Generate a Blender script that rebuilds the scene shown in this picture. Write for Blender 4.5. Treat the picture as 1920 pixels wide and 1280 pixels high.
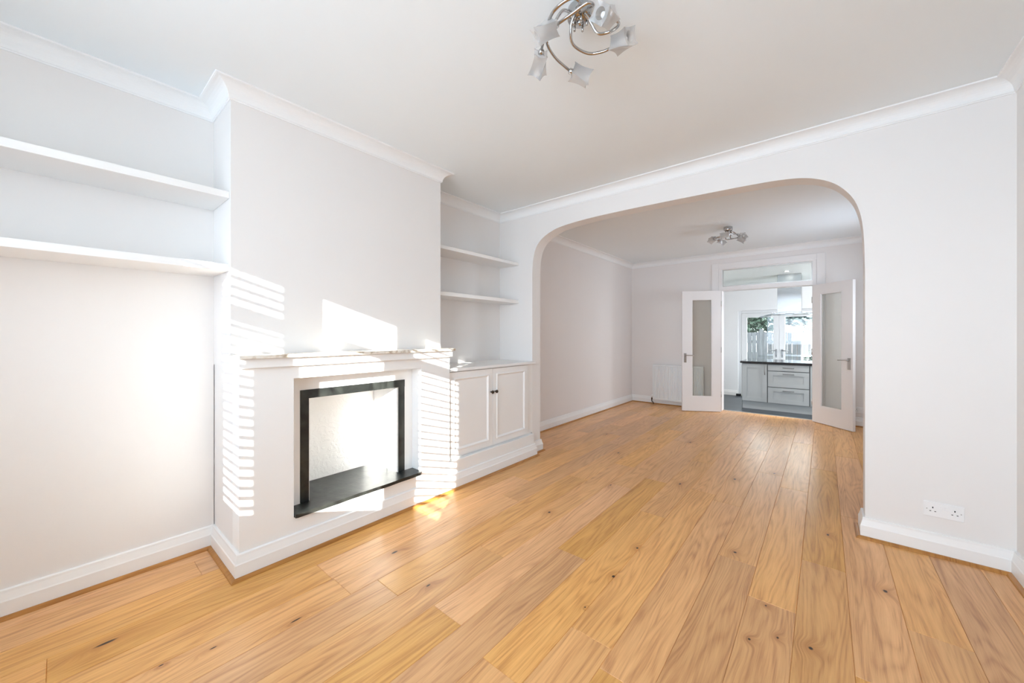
import bpy, bmesh, math, random
from mathutils import Vector, Matrix, noise

# ---------------------------------------------------------------- clearing
for o in list(bpy.data.objects):
    bpy.data.objects.remove(o, do_unlink=True)
S = bpy.context.scene
C = S.collection
R = math.radians

# ---------------------------------------------------------------- camera
F_PX = 704.4
YAW = 0.6929
cam_d = bpy.data.cameras.new('camera')
cam = bpy.data.objects.new('camera', cam_d)
C.objects.link(cam)
cam.location = (0, 0, 1.30)
cam.rotation_euler = (R(90), 0, YAW)
cam_d.sensor_width = 36
cam_d.lens = F_PX / 1920 * 36
cam_d.shift_y = -11.6 / 1920
cam_d.clip_start = 0.02
cam_d.clip_end = 300
S.camera = cam

# ---------------------------------------------------------------- view, world, sun
S.view_settings.view_transform = 'Standard'
S.view_settings.look = 'None'
S.view_settings.gamma = 1
S.view_settings.use_curve_mapping = False
S.view_settings.exposure = 0.12
try:
    S.cycles.max_bounces = 10
    S.cycles.diffuse_bounces = 7
    S.cycles.glossy_bounces = 5
    S.cycles.transmission_bounces = 8
    S.cycles.transparent_max_bounces = 16
    S.cycles.sample_clamp_indirect = 12
except Exception:
    pass

W = bpy.data.worlds.new('sky')
S.world = W
W.use_nodes = True
wn = W.node_tree
wn.nodes['Background'].inputs[0].default_value = (0.88, 0.95, 1.0, 1)
wn.nodes['Background'].inputs[1].default_value = 10.0

sun_d = bpy.data.lights.new('sun', 'SUN')
sun_d.energy = 26
sun_d.angle = R(0.22)
sun_d.color = (1.0, 0.965, 0.92)
sun = bpy.data.objects.new('sun', sun_d)
C.objects.link(sun)
SUN_AZ = math.atan(0.70)
SUN_EL = math.atan(0.31 * math.cos(SUN_AZ))
sdir = Vector((-math.sin(SUN_AZ) * math.cos(SUN_EL), math.cos(SUN_AZ) * math.cos(SUN_EL), -math.sin(SUN_EL)))
sun.rotation_euler = sdir.to_track_quat('-Z', 'Y').to_euler()
sun.location = (3, -6, 4)

def portal(name, loc, rot, sx, sy):
    d = bpy.data.lights.new(name, 'AREA')
    d.shape = 'RECTANGLE'; d.size = sx; d.size_y = sy
    d.cycles.is_portal = True
    o = bpy.data.objects.new(name, d); C.objects.link(o)
    o.location = loc; o.rotation_euler = rot
    return o

def daylight_fill(name, loc, rot, sx, sy, watts, col, spread):
    d = bpy.data.lights.new(name, 'AREA'); d.shape = 'RECTANGLE'; d.size = sx; d.size_y = sy
    d.energy = watts; d.color = col; d.spread = R(spread)
    o = bpy.data.objects.new(name, d); C.objects.link(o); o.location = loc; o.rotation_euler = rot
    return o
# daylight lamps added to brighten the rooms: front window, then two made-up windows
daylight_fill('front_daylight_fill', (-0.80, -1.40, 1.62), (R(93), 0, 0), 2.7, 1.5, 42.5, (0.755, 0.94, 1.16), 122)
daylight_fill('dining_daylight_fill', (0.795, 5.85, 1.65), (R(90), 0, R(90)), 0.7, 0.8, 16, (0.80, 0.94, 1.14), 170)  # fill lamp at an invented window, brightens the far room
daylight_fill('side_daylight_fill', (1.84, 8.7, 1.5), (R(90), 0, R(90)), 1.2, 1.1, 52, (0.90, 0.96, 1.06), 180)  # fill lamp at an invented window, brightens the kitchen

# ---------------------------------------------------------------- plan of the house
XB, XS, XL, XL2, XR = -2.549, -2.411, -2.910, -2.942, 0.8055
YF0 = -1.5          # inner face of the front wall
YB0, YB1 = 0.611, 2.103
YS0, YS1 = 0.615, 2.086
YA, YA2 = 3.3177, 3.466
YF, YF2 = 7.271, 7.42
XJL, XJR = -2.465, 0.2038
ZC, ZCB = 2.70, 2.615
ZK, ZKC = -0.13, 2.485
YK = 10.30
XKR = 1.9

# ================================================================= materials
def mat(name):
    m = bpy.data.materials.new(name); m.use_nodes = True
    return m, m.node_tree, m.node_tree.nodes['Principled BSDF']

def lk(nt, a, b): nt.links.new(a, b)

def paint(name, col, rough=0.55, bump=0.02, scale=60, spec=0.35, coat=0.0):
    m, nt, p = mat(name)
    p.inputs['Roughness'].default_value = rough
    p.inputs['Specular IOR Level'].default_value = spec
    p.inputs['Coat Weight'].default_value = coat
    tc = nt.nodes.new('ShaderNodeTexCoord')
    n = nt.nodes.new('ShaderNodeTexNoise'); n.inputs['Scale'].default_value = scale
    n.inputs['Detail'].default_value = 3
    lk(nt, tc.outputs['Object'], n.inputs['Vector'])
    n2 = nt.nodes.new('ShaderNodeTexNoise'); n2.inputs['Scale'].default_value = 1.7
    lk(nt, tc.outputs['Object'], n2.inputs['Vector'])
    mx = nt.nodes.new('ShaderNodeMix'); mx.data_type = 'RGBA'
    mx.inputs[6].default_value = (*[c * 0.985 for c in col], 1)
    mx.inputs[7].default_value = (*[min(1, c * 1.01) for c in col], 1)
    lk(nt, n2.outputs['Fac'], mx.inputs[0]); lk(nt, mx.outputs[2], p.inputs['Base Color'])
    b = nt.nodes.new('ShaderNodeBump'); b.inputs['Strength'].default_value = bump
    b.inputs['Distance'].default_value = 0.004
    lk(nt, n.outputs['Fac'], b.inputs['Height']); lk(nt, b.outputs['Normal'], p.inputs['Normal'])
    return m

M = {}
M['wall'] = paint('wall_paint', (0.805, 0.782, 0.765), 0.6, 0.05, 90)
M['wall_light_tint'] = paint('light_tinted_wall_paint', (0.80, 0.762, 0.742), 0.6, 0.05, 90)  # same wall paint, with the far room's pinkish light put into the colour
M['ceiling'] = paint('ceiling_paint', (0.835, 0.885, 0.91), 0.7, 0.03, 90)
M['trim'] = paint('white_satin_paint', (0.86, 0.855, 0.845), 0.33, 0.02, 40, 0.45)
M['door'] = paint('door_paint', (0.82, 0.79, 0.775), 0.35, 0.02, 40, 0.45)
M['kwall'] = paint('kitchen_wall_paint', (0.84, 0.84, 0.84), 0.6, 0.03, 90)
M['cornice'] = paint('cornice_paint', (0.86, 0.865, 0.865), 0.6, 0.02, 90)
M['upvc'] = paint('white_upvc', (0.74, 0.745, 0.75), 0.4, 0.0, 40, 0.5)
M['plastic'] = paint('white_plastic', (0.85, 0.85, 0.85), 0.28, 0.0, 40, 0.5)
M['radiator'] = paint('radiator_enamel', (0.82, 0.84, 0.84), 0.25, 0.0, 40, 0.5)
M['unit'] = paint('grey_cabinet_paint', (0.40, 0.42, 0.42), 0.4, 0.02, 30, 0.4)
M['black'] = paint('black_rubber', (0.012, 0.012, 0.014), 0.5, 0.0, 30)
M['hole'] = paint('dark_hole', (0.02, 0.02, 0.02), 0.7, 0.0, 30)

def metal(name, col, rough, aniso=None):
    m, nt, p = mat(name)
    p.inputs['Metallic'].default_value = 1
    p.inputs['Base Color'].default_value = (*col, 1)
    p.inputs['Roughness'].default_value = rough
    if aniso:
        tc = nt.nodes.new('ShaderNodeTexCoord'); mp = nt.nodes.new('ShaderNodeMapping')
        mp.inputs['Scale'].default_value = aniso
        n = nt.nodes.new('ShaderNodeTexNoise'); n.inputs['Scale'].default_value = 1
        r = nt.nodes.new('ShaderNodeMapRange')
        r.inputs['To Min'].default_value = rough * 0.8; r.inputs['To Max'].default_value = rough * 1.3
        lk(nt, tc.outputs['Object'], mp.inputs[0]); lk(nt, mp.outputs[0], n.inputs['Vector'])
        lk(nt, n.outputs['Fac'], r.inputs['Value']); lk(nt, r.outputs[0], p.inputs['Roughness'])
    return m
M['chrome'] = metal('chrome', (0.50, 0.49, 0.48), 0.05)
M['steel'] = metal('brushed_steel', (0.40, 0.40, 0.40), 0.28, (2, 2, 300))
M['handle'] = metal('satin_nickel', (0.50, 0.48, 0.46), 0.3)
M['handle_dark'] = metal('grey_steel_handle', (0.25, 0.25, 0.25), 0.35)
M['bronze'] = metal('dark_bronze', (0.09, 0.07, 0.055), 0.35)

def glass(name, tint=(0.96, 0.98, 0.97), refl=1.0, base=0.03):
    m = bpy.data.materials.new(name); m.use_nodes = True
    nt = m.node_tree; nt.nodes.clear()
    o = nt.nodes.new('ShaderNodeOutputMaterial'); mx = nt.nodes.new('ShaderNodeMixShader')
    t = nt.nodes.new('ShaderNodeBsdfTransparent'); t.inputs[0].default_value = (*tint, 1)
    g = nt.nodes.new('ShaderNodeBsdfGlossy'); g.inputs['Roughness'].default_value = 0.02
    fr = nt.nodes.new('ShaderNodeLayerWeight'); fr.inputs[0].default_value = 0.5
    pw = nt.nodes.new('ShaderNodeMath'); pw.operation = 'POWER'; pw.inputs[1].default_value = 5
    ml = nt.nodes.new('ShaderNodeMath'); ml.operation = 'MULTIPLY_ADD'; ml.inputs[1].default_value = 0.9 * refl; ml.inputs[2].default_value = base
    ml.use_clamp = True
    lk(nt, fr.outputs['Facing'], pw.inputs[0]); lk(nt, pw.outputs[0], ml.inputs[0]); lk(nt, ml.outputs[0], mx.inputs[0])
    lk(nt, t.outputs[0], mx.inputs[1]); lk(nt, g.outputs[0], mx.inputs[2]); lk(nt, mx.outputs[0], o.inputs[0])
    return m
M['glass'] = glass('window_glass')
M['doorglass'] = glass('door_glass', (0.93, 0.935, 0.915), 0.8)
M['hoodglass'] = glass('hood_glass', (0.80, 0.86, 0.85), 1.3)

def frosted():
    m = bpy.data.materials.new('frosted_shade_glass'); m.use_nodes = True
    nt = m.node_tree; nt.nodes.clear()
    o = nt.nodes.new('ShaderNodeOutputMaterial')
    t = nt.nodes.new('ShaderNodeBsdfTransparent'); t.inputs[0].default_value = (0.97, 0.96, 0.95, 1)
    d = nt.nodes.new('ShaderNodeBsdfDiffuse'); d.inputs[0].default_value = (0.96, 0.94, 0.92, 1)
    tl = nt.nodes.new('ShaderNodeBsdfTranslucent'); tl.inputs[0].default_value = (0.96, 0.94, 0.92, 1)
    g = nt.nodes.new('ShaderNodeBsdfGlossy'); g.inputs['Roughness'].default_value = 0.15
    g.inputs[0].default_value = (.7, .7, .7, 1)
    a = nt.nodes.new('ShaderNodeMixShader'); a.inputs[0].default_value = 0.5
    b = nt.nodes.new('ShaderNodeMixShader'); c = nt.nodes.new('ShaderNodeMixShader')
    lw = nt.nodes.new('ShaderNodeLayerWeight'); lw.inputs[0].default_value = 0.35
    mr = nt.nodes.new('ShaderNodeMapRange'); mr.inputs['To Min'].default_value = 0.45; mr.inputs['To Max'].default_value = 0.9
    fr = nt.nodes.new('ShaderNodeFresnel')
    lk(nt, d.outputs[0], a.inputs[1]); lk(nt, tl.outputs[0], a.inputs[2])
    lk(nt, lw.outputs['Facing'], mr.inputs['Value']); lk(nt, mr.outputs[0], b.inputs[0])
    lk(nt, t.outputs[0], b.inputs[1]); lk(nt, a.outputs[0], b.inputs[2])
    lk(nt, fr.outputs[0], c.inputs[0]); lk(nt, b.outputs[0], c.inputs[1]); lk(nt, g.outputs[0], c.inputs[2])
    lk(nt, c.outputs[0], o.inputs[0])
    return m
M['shade'] = frosted()
M['bulb'] = paint('bulb_glass', (0.9, 0.88, 0.86), 0.2, 0.0, 30, 0.5)

def slate():
    m, nt, p = mat('slate'); p.inputs['Roughness'].default_value = 0.32
    p.inputs['Specular IOR Level'].default_value = 0.5
    tc = nt.nodes.new('ShaderNodeTexCoord')
    n = nt.nodes.new('ShaderNodeTexNoise'); n.inputs['Scale'].default_value = 7; n.inputs['Detail'].default_value = 8
    n.inputs['Distortion'].default_value = 1.2
    cr = nt.nodes.new('ShaderNodeValToRGB')
    cr.color_ramp.elements[0].position = 0.35; cr.color_ramp.elements[0].color = (0.010, 0.011, 0.011, 1)
    cr.color_ramp.elements[1].position = 0.75; cr.color_ramp.elements[1].color = (0.045, 0.050, 0.045, 1)
    n2 = nt.nodes.new('ShaderNodeTexNoise'); n2.inputs['Scale'].default_value = 40; n2.inputs['Detail'].default_value = 5
    b = nt.nodes.new('ShaderNodeBump'); b.inputs['Strength'].default_value = 0.18; b.inputs['Distance'].default_value = 0.004
    lk(nt, tc.outputs['Object'], n.inputs['Vector']); lk(nt, tc.outputs['Object'], n2.inputs['Vector'])
    lk(nt, n.outputs['Fac'], cr.inputs[0]); lk(nt, cr.outputs[0], p.inputs['Base Color'])
    lk(nt, n2.outputs['Fac'], b.inputs['Height']); lk(nt, b.outputs[0], p.inputs['Normal'])
    return m
M['slate'] = slate()

def marble():
    m, nt, p = mat('cream_marble'); p.inputs['Roughness'].default_value = 0.16
    tc = nt.nodes.new('ShaderNodeTexCoord')
    n = nt.nodes.new('ShaderNodeTexNoise'); n.inputs['Scale'].default_value = 9; n.inputs['Detail'].default_value = 10
    n.inputs['Distortion'].default_value = 2.2
    cr = nt.nodes.new('ShaderNodeValToRGB')
    e = cr.color_ramp.elements
    e[0].position = 0.30; e[0].color = (0.42, 0.33, 0.24, 1)
    e[1].position = 0.52; e[1].color = (0.78, 0.73, 0.65, 1)
    x = e.new(0.44); x.color = (0.66, 0.58, 0.48, 1)
    lk(nt, tc.outputs['Object'], n.inputs['Vector']); lk(nt, n.outputs['Fac'], cr.inputs[0])
    lk(nt, cr.outputs[0], p.inputs['Base Color'])
    return m
M['marble'] = marble()

def rough_plaster():
    m, nt, p = mat('rough_white_plaster'); p.inputs['Roughness'].default_value = 0.7
    p.inputs['Base Color'].default_value = (0.84, 0.83, 0.82, 1)
    tc = nt.nodes.new('ShaderNodeTexCoord')
    n = nt.nodes.new('ShaderNodeTexNoise'); n.inputs['Scale'].default_value = 17; n.inputs['Detail'].default_value = 7
    n.inputs['Distortion'].default_value = 1.8
    cr = nt.nodes.new('ShaderNodeValToRGB'); cr.color_ramp.elements[0].position = 0.47; cr.color_ramp.elements[1].position = 0.56
    lk(nt, tc.outputs['Object'], n.inputs['Vector']); lk(nt, n.outputs['Fac'], cr.inputs[0])
    b = nt.nodes.new('ShaderNodeBump'); b.inputs['Strength'].default_value = 0.3; b.inputs['Distance'].default_value = 0.004
    lk(nt, cr.outputs[0], b.inputs['Height']); lk(nt, b.outputs[0], p.inputs['Normal'])
    return m
M['plaster'] = rough_plaster()

def granite():
    m, nt, p = mat('black_granite'); p.inputs['Roughness'].default_value = 0.12
    tc = nt.nodes.new('ShaderNodeTexCoord'); v = nt.nodes.new('ShaderNodeTexVoronoi'); v.inputs['Scale'].default_value = 160
    cr = nt.nodes.new('ShaderNodeValToRGB'); cr.color_ramp.elements[0].color = (0.05, 0.05, 0.055, 1)
    cr.color_ramp.elements[1].color = (0.008, 0.008, 0.01, 1); cr.color_ramp.elements[1].position = 0.3
    lk(nt, tc.outputs['Object'], v.inputs['Vector']); lk(nt, v.outputs['Distance'], cr.inputs[0]); lk(nt, cr.outputs[0], p.inputs['Base Color'])
    return m
M['granite'] = granite()

def tiles():
    m, nt, p = mat('dark_floor_tiles'); p.inputs['Roughness'].default_value = 0.38; p.inputs['Specular IOR Level'].default_value = 0.3
    tc = nt.nodes.new('ShaderNodeTexCoord'); br = nt.nodes.new('ShaderNodeTexBrick')
    br.inputs['Scale'].default_value = 1; br.inputs['Brick Width'].default_value = 0.6; br.inputs['Row Height'].default_value = 0.3
    br.inputs['Mortar Size'].default_value = 0.004
    br.inputs['Color1'].default_value = (0.040, 0.047, 0.056, 1); br.inputs['Color2'].default_value = (0.052, 0.060, 0.070, 1)
    br.inputs['Mortar'].default_value = (0.07, 0.075, 0.08, 1)
    lk(nt, tc.outputs['Object'], br.inputs['Vector']); lk(nt, br.outputs[0], p.inputs['Base Color'])
    return m
M['tiles'] = tiles()

# knots seen in the boards: x, y, size across, size along, darkness
KNOTS = [(-2.335, .126, .012, .05, 1), (.24, 2.681, .013, .02, 1), (-1.855, .69, .007, .035, .9), (-1.98, 1.283, .013, .03, .7),
         (-.874, 1.909, .011, .016, 1), (-.153, 1.973, .007, .01, .8), (-.042, 1.994, .012, .014, .9), (-.246, 1.886, .008, .01, .6),
         (-1.553, 2.3, .012, .018, .8), (-1.425, 3.058, .008, .02, .6), (-.41, 2.586, .013, .014, .7), (-.879, 1.606, .005, .008, .6),
         (-1.583, 1.225, .008, .02, .6), (-1.955, .409, .006, .02, .5), (-2.01, .256, .006, .014, .8), (-.878, 2.257, .01, .014, .7),
         (-.215, 2.171, .007, .008, .7), (-.969, 3.468, .012, .03, .6), (.0, 1.55, .012, .012, .6), (-.62, 3.9, .014, .03, .5),
         (-1.75, 3.95, .014, .03, .5), (-.36, 4.3, .013, .02, .5), (.02, 3.2, .01, .02, .5), (-1.25, 4.9, .015, .03, .5), (-2.2, 4.6, .014, .03, .5)]

def oak(name, plank=True, dark=1.0):
    m, nt, p = mat(name)
    N = nt.nodes.new
    tc = N('ShaderNodeTexCoord')
    sep = N('ShaderNodeSeparateXYZ'); lk(nt, tc.outputs['Object'], sep.inputs[0])
    if plank:
        at = N('ShaderNodeAttribute'); at.attribute_name = 'plank'
        rnd = at.outputs['Fac']
    else:
        v = N('ShaderNodeValue'); v.outputs[0].default_value = 0.4; rnd = v.outputs[0]
    def math_(op, a, b=None, c=None):
        n = N('ShaderNodeMath'); n.operation = op
        for i, x in enumerate((a, b, c)):
            if x is None: continue
            if hasattr(x, 'links'): lk(nt, x, n.inputs[i])
            else: n.inputs[i].default_value = x
        return n.outputs[0]
    # knots: a falloff field used for the dark eye and to bend the grain around it
    eye = None; halo = None
    if plank:
        near_ = None
        for (kx, ky, sx, sy, dk) in KNOTS:
            va = N('ShaderNodeVectorMath'); va.operation = 'MULTIPLY_ADD'
            va.inputs[1].default_value = (1 / sx, 1 / sy, 0); va.inputs[2].default_value = (-kx / sx, -ky / sy, 0)
            lk(nt, tc.outputs['Object'], va.inputs[0])
            vl = N('ShaderNodeVectorMath'); vl.operation = 'LENGTH'; lk(nt, va.outputs[0], vl.inputs[0])
            near_ = vl.outputs['Value'] if near_ is None else math_('MINIMUM', near_, vl.outputs['Value'])
        r2_ = math_('MULTIPLY', near_, near_)
        eye = math_('MULTIPLY', math_('EXPONENT', math_('MULTIPLY', r2_, -1.6)), 0.85)
        halo = math_('EXPONENT', math_('MULTIPLY', r2_, -0.09))
    comb = N('ShaderNodeCombineXYZ')
    big = N('ShaderNodeTexNoise'); big.inputs['Scale'].default_value = 1.0; big.inputs['Detail'].default_value = 2
    # low-frequency warp of the grain, unique per plank
    c0 = N('ShaderNodeCombineXYZ')
    lk(nt, math_('MULTIPLY', sep.outputs[0], 5.0), c0.inputs[0]); lk(nt, math_('MULTIPLY', sep.outputs[1], 0.8), c0.inputs[1])
    lk(nt, math_('MULTIPLY', rnd, 57.0), c0.inputs[2])
    lk(nt, c0.outputs[0], big.inputs['Vector'])
    warp = math_('MULTIPLY', math_('SUBTRACT', big.outputs['Fac'], 0.5), 0.13)
    xw = math_('ADD', sep.outputs[0], warp)
    if halo is not None: xw = math_('ADD', xw, math_('MULTIPLY', halo, 0.035))
    lk(nt, xw, comb.inputs[0])
    lk(nt, math_('MULTIPLY', sep.outputs[1], 0.036), comb.inputs[1])
    lk(nt, math_('MULTIPLY', rnd, 31.0), comb.inputs[2])
    # cathedral rings
    rings = N('ShaderNodeTexNoise'); rings.inputs['Scale'].default_value = 55; rings.inputs['Detail'].default_value = 4
    rings.inputs['Roughness'].default_value = 0.6
    lk(nt, comb.outputs[0], rings.inputs['Vector'])
    # fine pores stretched along the board
    c2 = N('ShaderNodeCombineXYZ')
    lk(nt, math_('MULTIPLY', xw, 420.0), c2.inputs[0]); lk(nt, math_('MULTIPLY', sep.outputs[1], 9.0), c2.inputs[1])
    lk(nt, math_('MULTIPLY', rnd, 91.0), c2.inputs[2])
    fine = N('ShaderNodeTexNoise'); fine.inputs['Scale'].default_value = 1; fine.inputs['Detail'].default_value = 3
    lk(nt, c2.outputs[0], fine.inputs['Vector'])
    # broad tone blotches
    c3 = N('ShaderNodeCombineXYZ')
    lk(nt, math_('MULTIPLY', sep.outputs[0], 6.0), c3.inputs[0]); lk(nt, math_('MULTIPLY', sep.outputs[1], 1.3), c3.inputs[1])
    lk(nt, math_('MULTIPLY', rnd, 17.0), c3.inputs[2])
    blot = N('ShaderNodeTexNoise'); blot.inputs['Scale'].default_value = 1; blot.inputs['Detail'].default_value = 3
    lk(nt, c3.outputs[0], blot.inputs['Vector'])
    # cathedral figure: contour lines of a long soft field, different for each board
    c4 = N('ShaderNodeCombineXYZ')
    lk(nt, math_('MULTIPLY', xw, 8.5), c4.inputs[0]); lk(nt, math_('MULTIPLY', sep.outputs[1], 0.62), c4.inputs[1])
    lk(nt, math_('MULTIPLY', rnd, 143.0), c4.inputs[2])
    fld = N('ShaderNodeTexNoise'); fld.inputs['Scale'].default_value = 1; fld.inputs['Detail'].default_value = 1.5; fld.inputs['Roughness'].default_value = 0.35
    lk(nt, c4.outputs[0], fld.inputs['Vector'])
    cath = math_('ADD', 0.5, math_('MULTIPLY', math_('SINE', math_('MULTIPLY', fld.outputs['Fac'], 105.0)), 0.5))
    cath = math_('POWER', cath, 0.6)
    g = math_('ADD', math_('ADD', math_('MULTIPLY', rings.outputs['Fac'], 0.58), math_('MULTIPLY', fine.outputs['Fac'], 0.30)), math_('MULTIPLY', math_('SUBTRACT', cath, 0.05), 0.115))
    cr = N('ShaderNodeValToRGB'); el = cr.color_ramp.elements
    el[0].position = 0.30; el[0].color = (0.47, 0.200, 0.052, 1)
    el[1].position = 0.66; el[1].color = (0.80, 0.425, 0.135, 1)
    x = el.new(0.44); x.color = (0.635, 0.302, 0.086, 1)
    x = el.new(0.52); x.color = (0.715, 0.362, 0.110, 1)
    lk(nt, g, cr.inputs[0])
    # per plank tone
    hs = N('ShaderNodeHueSaturation')
    lk(nt, cr.outputs[0], hs.inputs['Color'])
    r2 = math_('FRACT', math_('MULTIPLY', rnd, 7.31))
    lk(nt, math_('ADD', 0.496, math_('MULTIPLY', r2, 0.007)), hs.inputs['Hue'])
    lk(nt, math_('ADD', 0.72, math_('ADD', math_('MULTIPLY', rnd, 0.20), math_('MULTIPLY', blot.outputs['Fac'], 0.34))), hs.inputs['Value'])
    lk(nt, math_('ADD', 0.86, math_('MULTIPLY', r2, 0.16)), hs.inputs['Saturation'])
    hs.inputs['Fac'].default_value = 1
    if dark != 1.0:
        dm = N('ShaderNodeMix'); dm.data_type = 'RGBA'; dm.blend_type = 'MULTIPLY'; dm.inputs[0].default_value = 1; dm.inputs[7].default_value = (dark, dark * .86, dark * .72, 1)
        lk(nt, hs.outputs[0], dm.inputs[6]); col = dm.outputs[2]
    else: col = hs.outputs[0]
    if eye is not None:
        k1 = N('ShaderNodeMix'); k1.data_type = 'RGBA'; k1.blend_type = 'MULTIPLY'
        k1.inputs[7].default_value = (0.62, 0.46, 0.34, 1)
        lk(nt, math_('MULTIPLY', halo, math_('ADD', 0.15, math_('MULTIPLY', rings.outputs['Fac'], 0.8))), k1.inputs[0]); lk(nt, col, k1.inputs[6])
        k2 = N('ShaderNodeMix'); k2.data_type = 'RGBA'; k2.inputs[7].default_value = (0.035, 0.018, 0.010, 1)
        lk(nt, k1.outputs[2], k2.inputs[6])
        mr = N('ShaderNodeMapRange'); mr.inputs['From Min'].default_value = 0.30; mr.inputs['From Max'].default_value = 0.62
        ee = math_('ADD', eye, math_('MULTIPLY', math_('SUBTRACT', fine.outputs['Fac'], 0.5), 0.35))
        lk(nt, ee, mr.inputs['Value']); lk(nt, mr.outputs[0], k2.inputs[0])
        col = k2.outputs[2]
    lk(nt, col, p.inputs['Base Color'])
    rr = N('ShaderNodeMapRange'); rr.inputs['To Min'].default_value = 0.36; rr.inputs['To Max'].default_value = 0.25
    lk(nt, g, rr.inputs['Value']); lk(nt, rr.outputs[0], p.inputs['Roughness'])
    p.inputs['Specular IOR Level'].default_value = 0.38
    b = N('ShaderNodeBump'); b.inputs['Strength'].default_value = 0.10; b.inputs['Distance'].default_value = 0.002
    lk(nt, g, b.inputs['Height']); lk(nt, b.outputs[0], p.inputs['Normal'])
    return m
M['oak'] = oak('oak_boards')
M['oakbead'] = oak('oak_beading', False, 0.60)

def simple(name, c1, c2, scale, rough=0.8, stretch=(1, 1, 1)):
    m, nt, p = mat(name); p.inputs['Roughness'].default_value = rough
    tc = nt.nodes.new('ShaderNodeTexCoord'); mp = nt.nodes.new('ShaderNodeMapping'); mp.inputs['Scale'].default_value = stretch
    n = nt.nodes.new('ShaderNodeTexNoise'); n.inputs['Scale'].default_value = scale; n.inputs['Detail'].default_value = 4
    cr = nt.nodes.new('ShaderNodeValToRGB'); cr.color_ramp.elements[0].color = (*c1, 1); cr.color_ramp.elements[1].color = (*c2, 1)
    cr.color_ramp.elements[0].position = 0.3; cr.color_ramp.elements[1].position = 0.7
    lk(nt, tc.outputs['Object'], mp.inputs[0]); lk(nt, mp.outputs[0], n.inputs['Vector']); lk(nt, n.outputs['Fac'], cr.inputs[0])
    lk(nt, cr.outputs[0], p.inputs['Base Color'])
    return m
M['lawn'] = simple('lawn', (0.05, 0.06, 0.035), (0.09, 0.10, 0.06), 9)
M['fence'] = simple('weathered_fence', (0.035, 0.038, 0.045), (0.11, 0.115, 0.125), 3, 0.85, (14, 14, 0.6))
M['leaf'] = simple('green_leaf', (0.010, 0.030, 0.018), (0.055, 0.095, 0.065), 14, 0.5)
M['leaf_pale'] = simple('pale_leaf', (0.04, 0.055, 0.045), (0.16, 0.18, 0.155), 14, 0.6)
M['leaf_blue'] = simple('blue_green_needle', (0.02, 0.04, 0.042), (0.09, 0.12, 0.125), 14, 0.6)
M['bark'] = simple('bark', (0.09, 0.06, 0.04), (0.18, 0.13, 0.10), 20)

m, nt, p = mat('downlight_lamp')
p.inputs['Emission Color'].default_value = (1, 0.97, 0.92, 1); p.inputs['Emission Strength'].default_value = 30
M['lamp'] = m

# ================================================================= mesh helpers
def new_obj(name, me, m=None, parent=None):
    o = bpy.data.objects.new(name, me); C.objects.link(o)
    if m is not None: me.materials.append(m)
    if parent is not None: o.parent = parent
    return o

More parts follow.
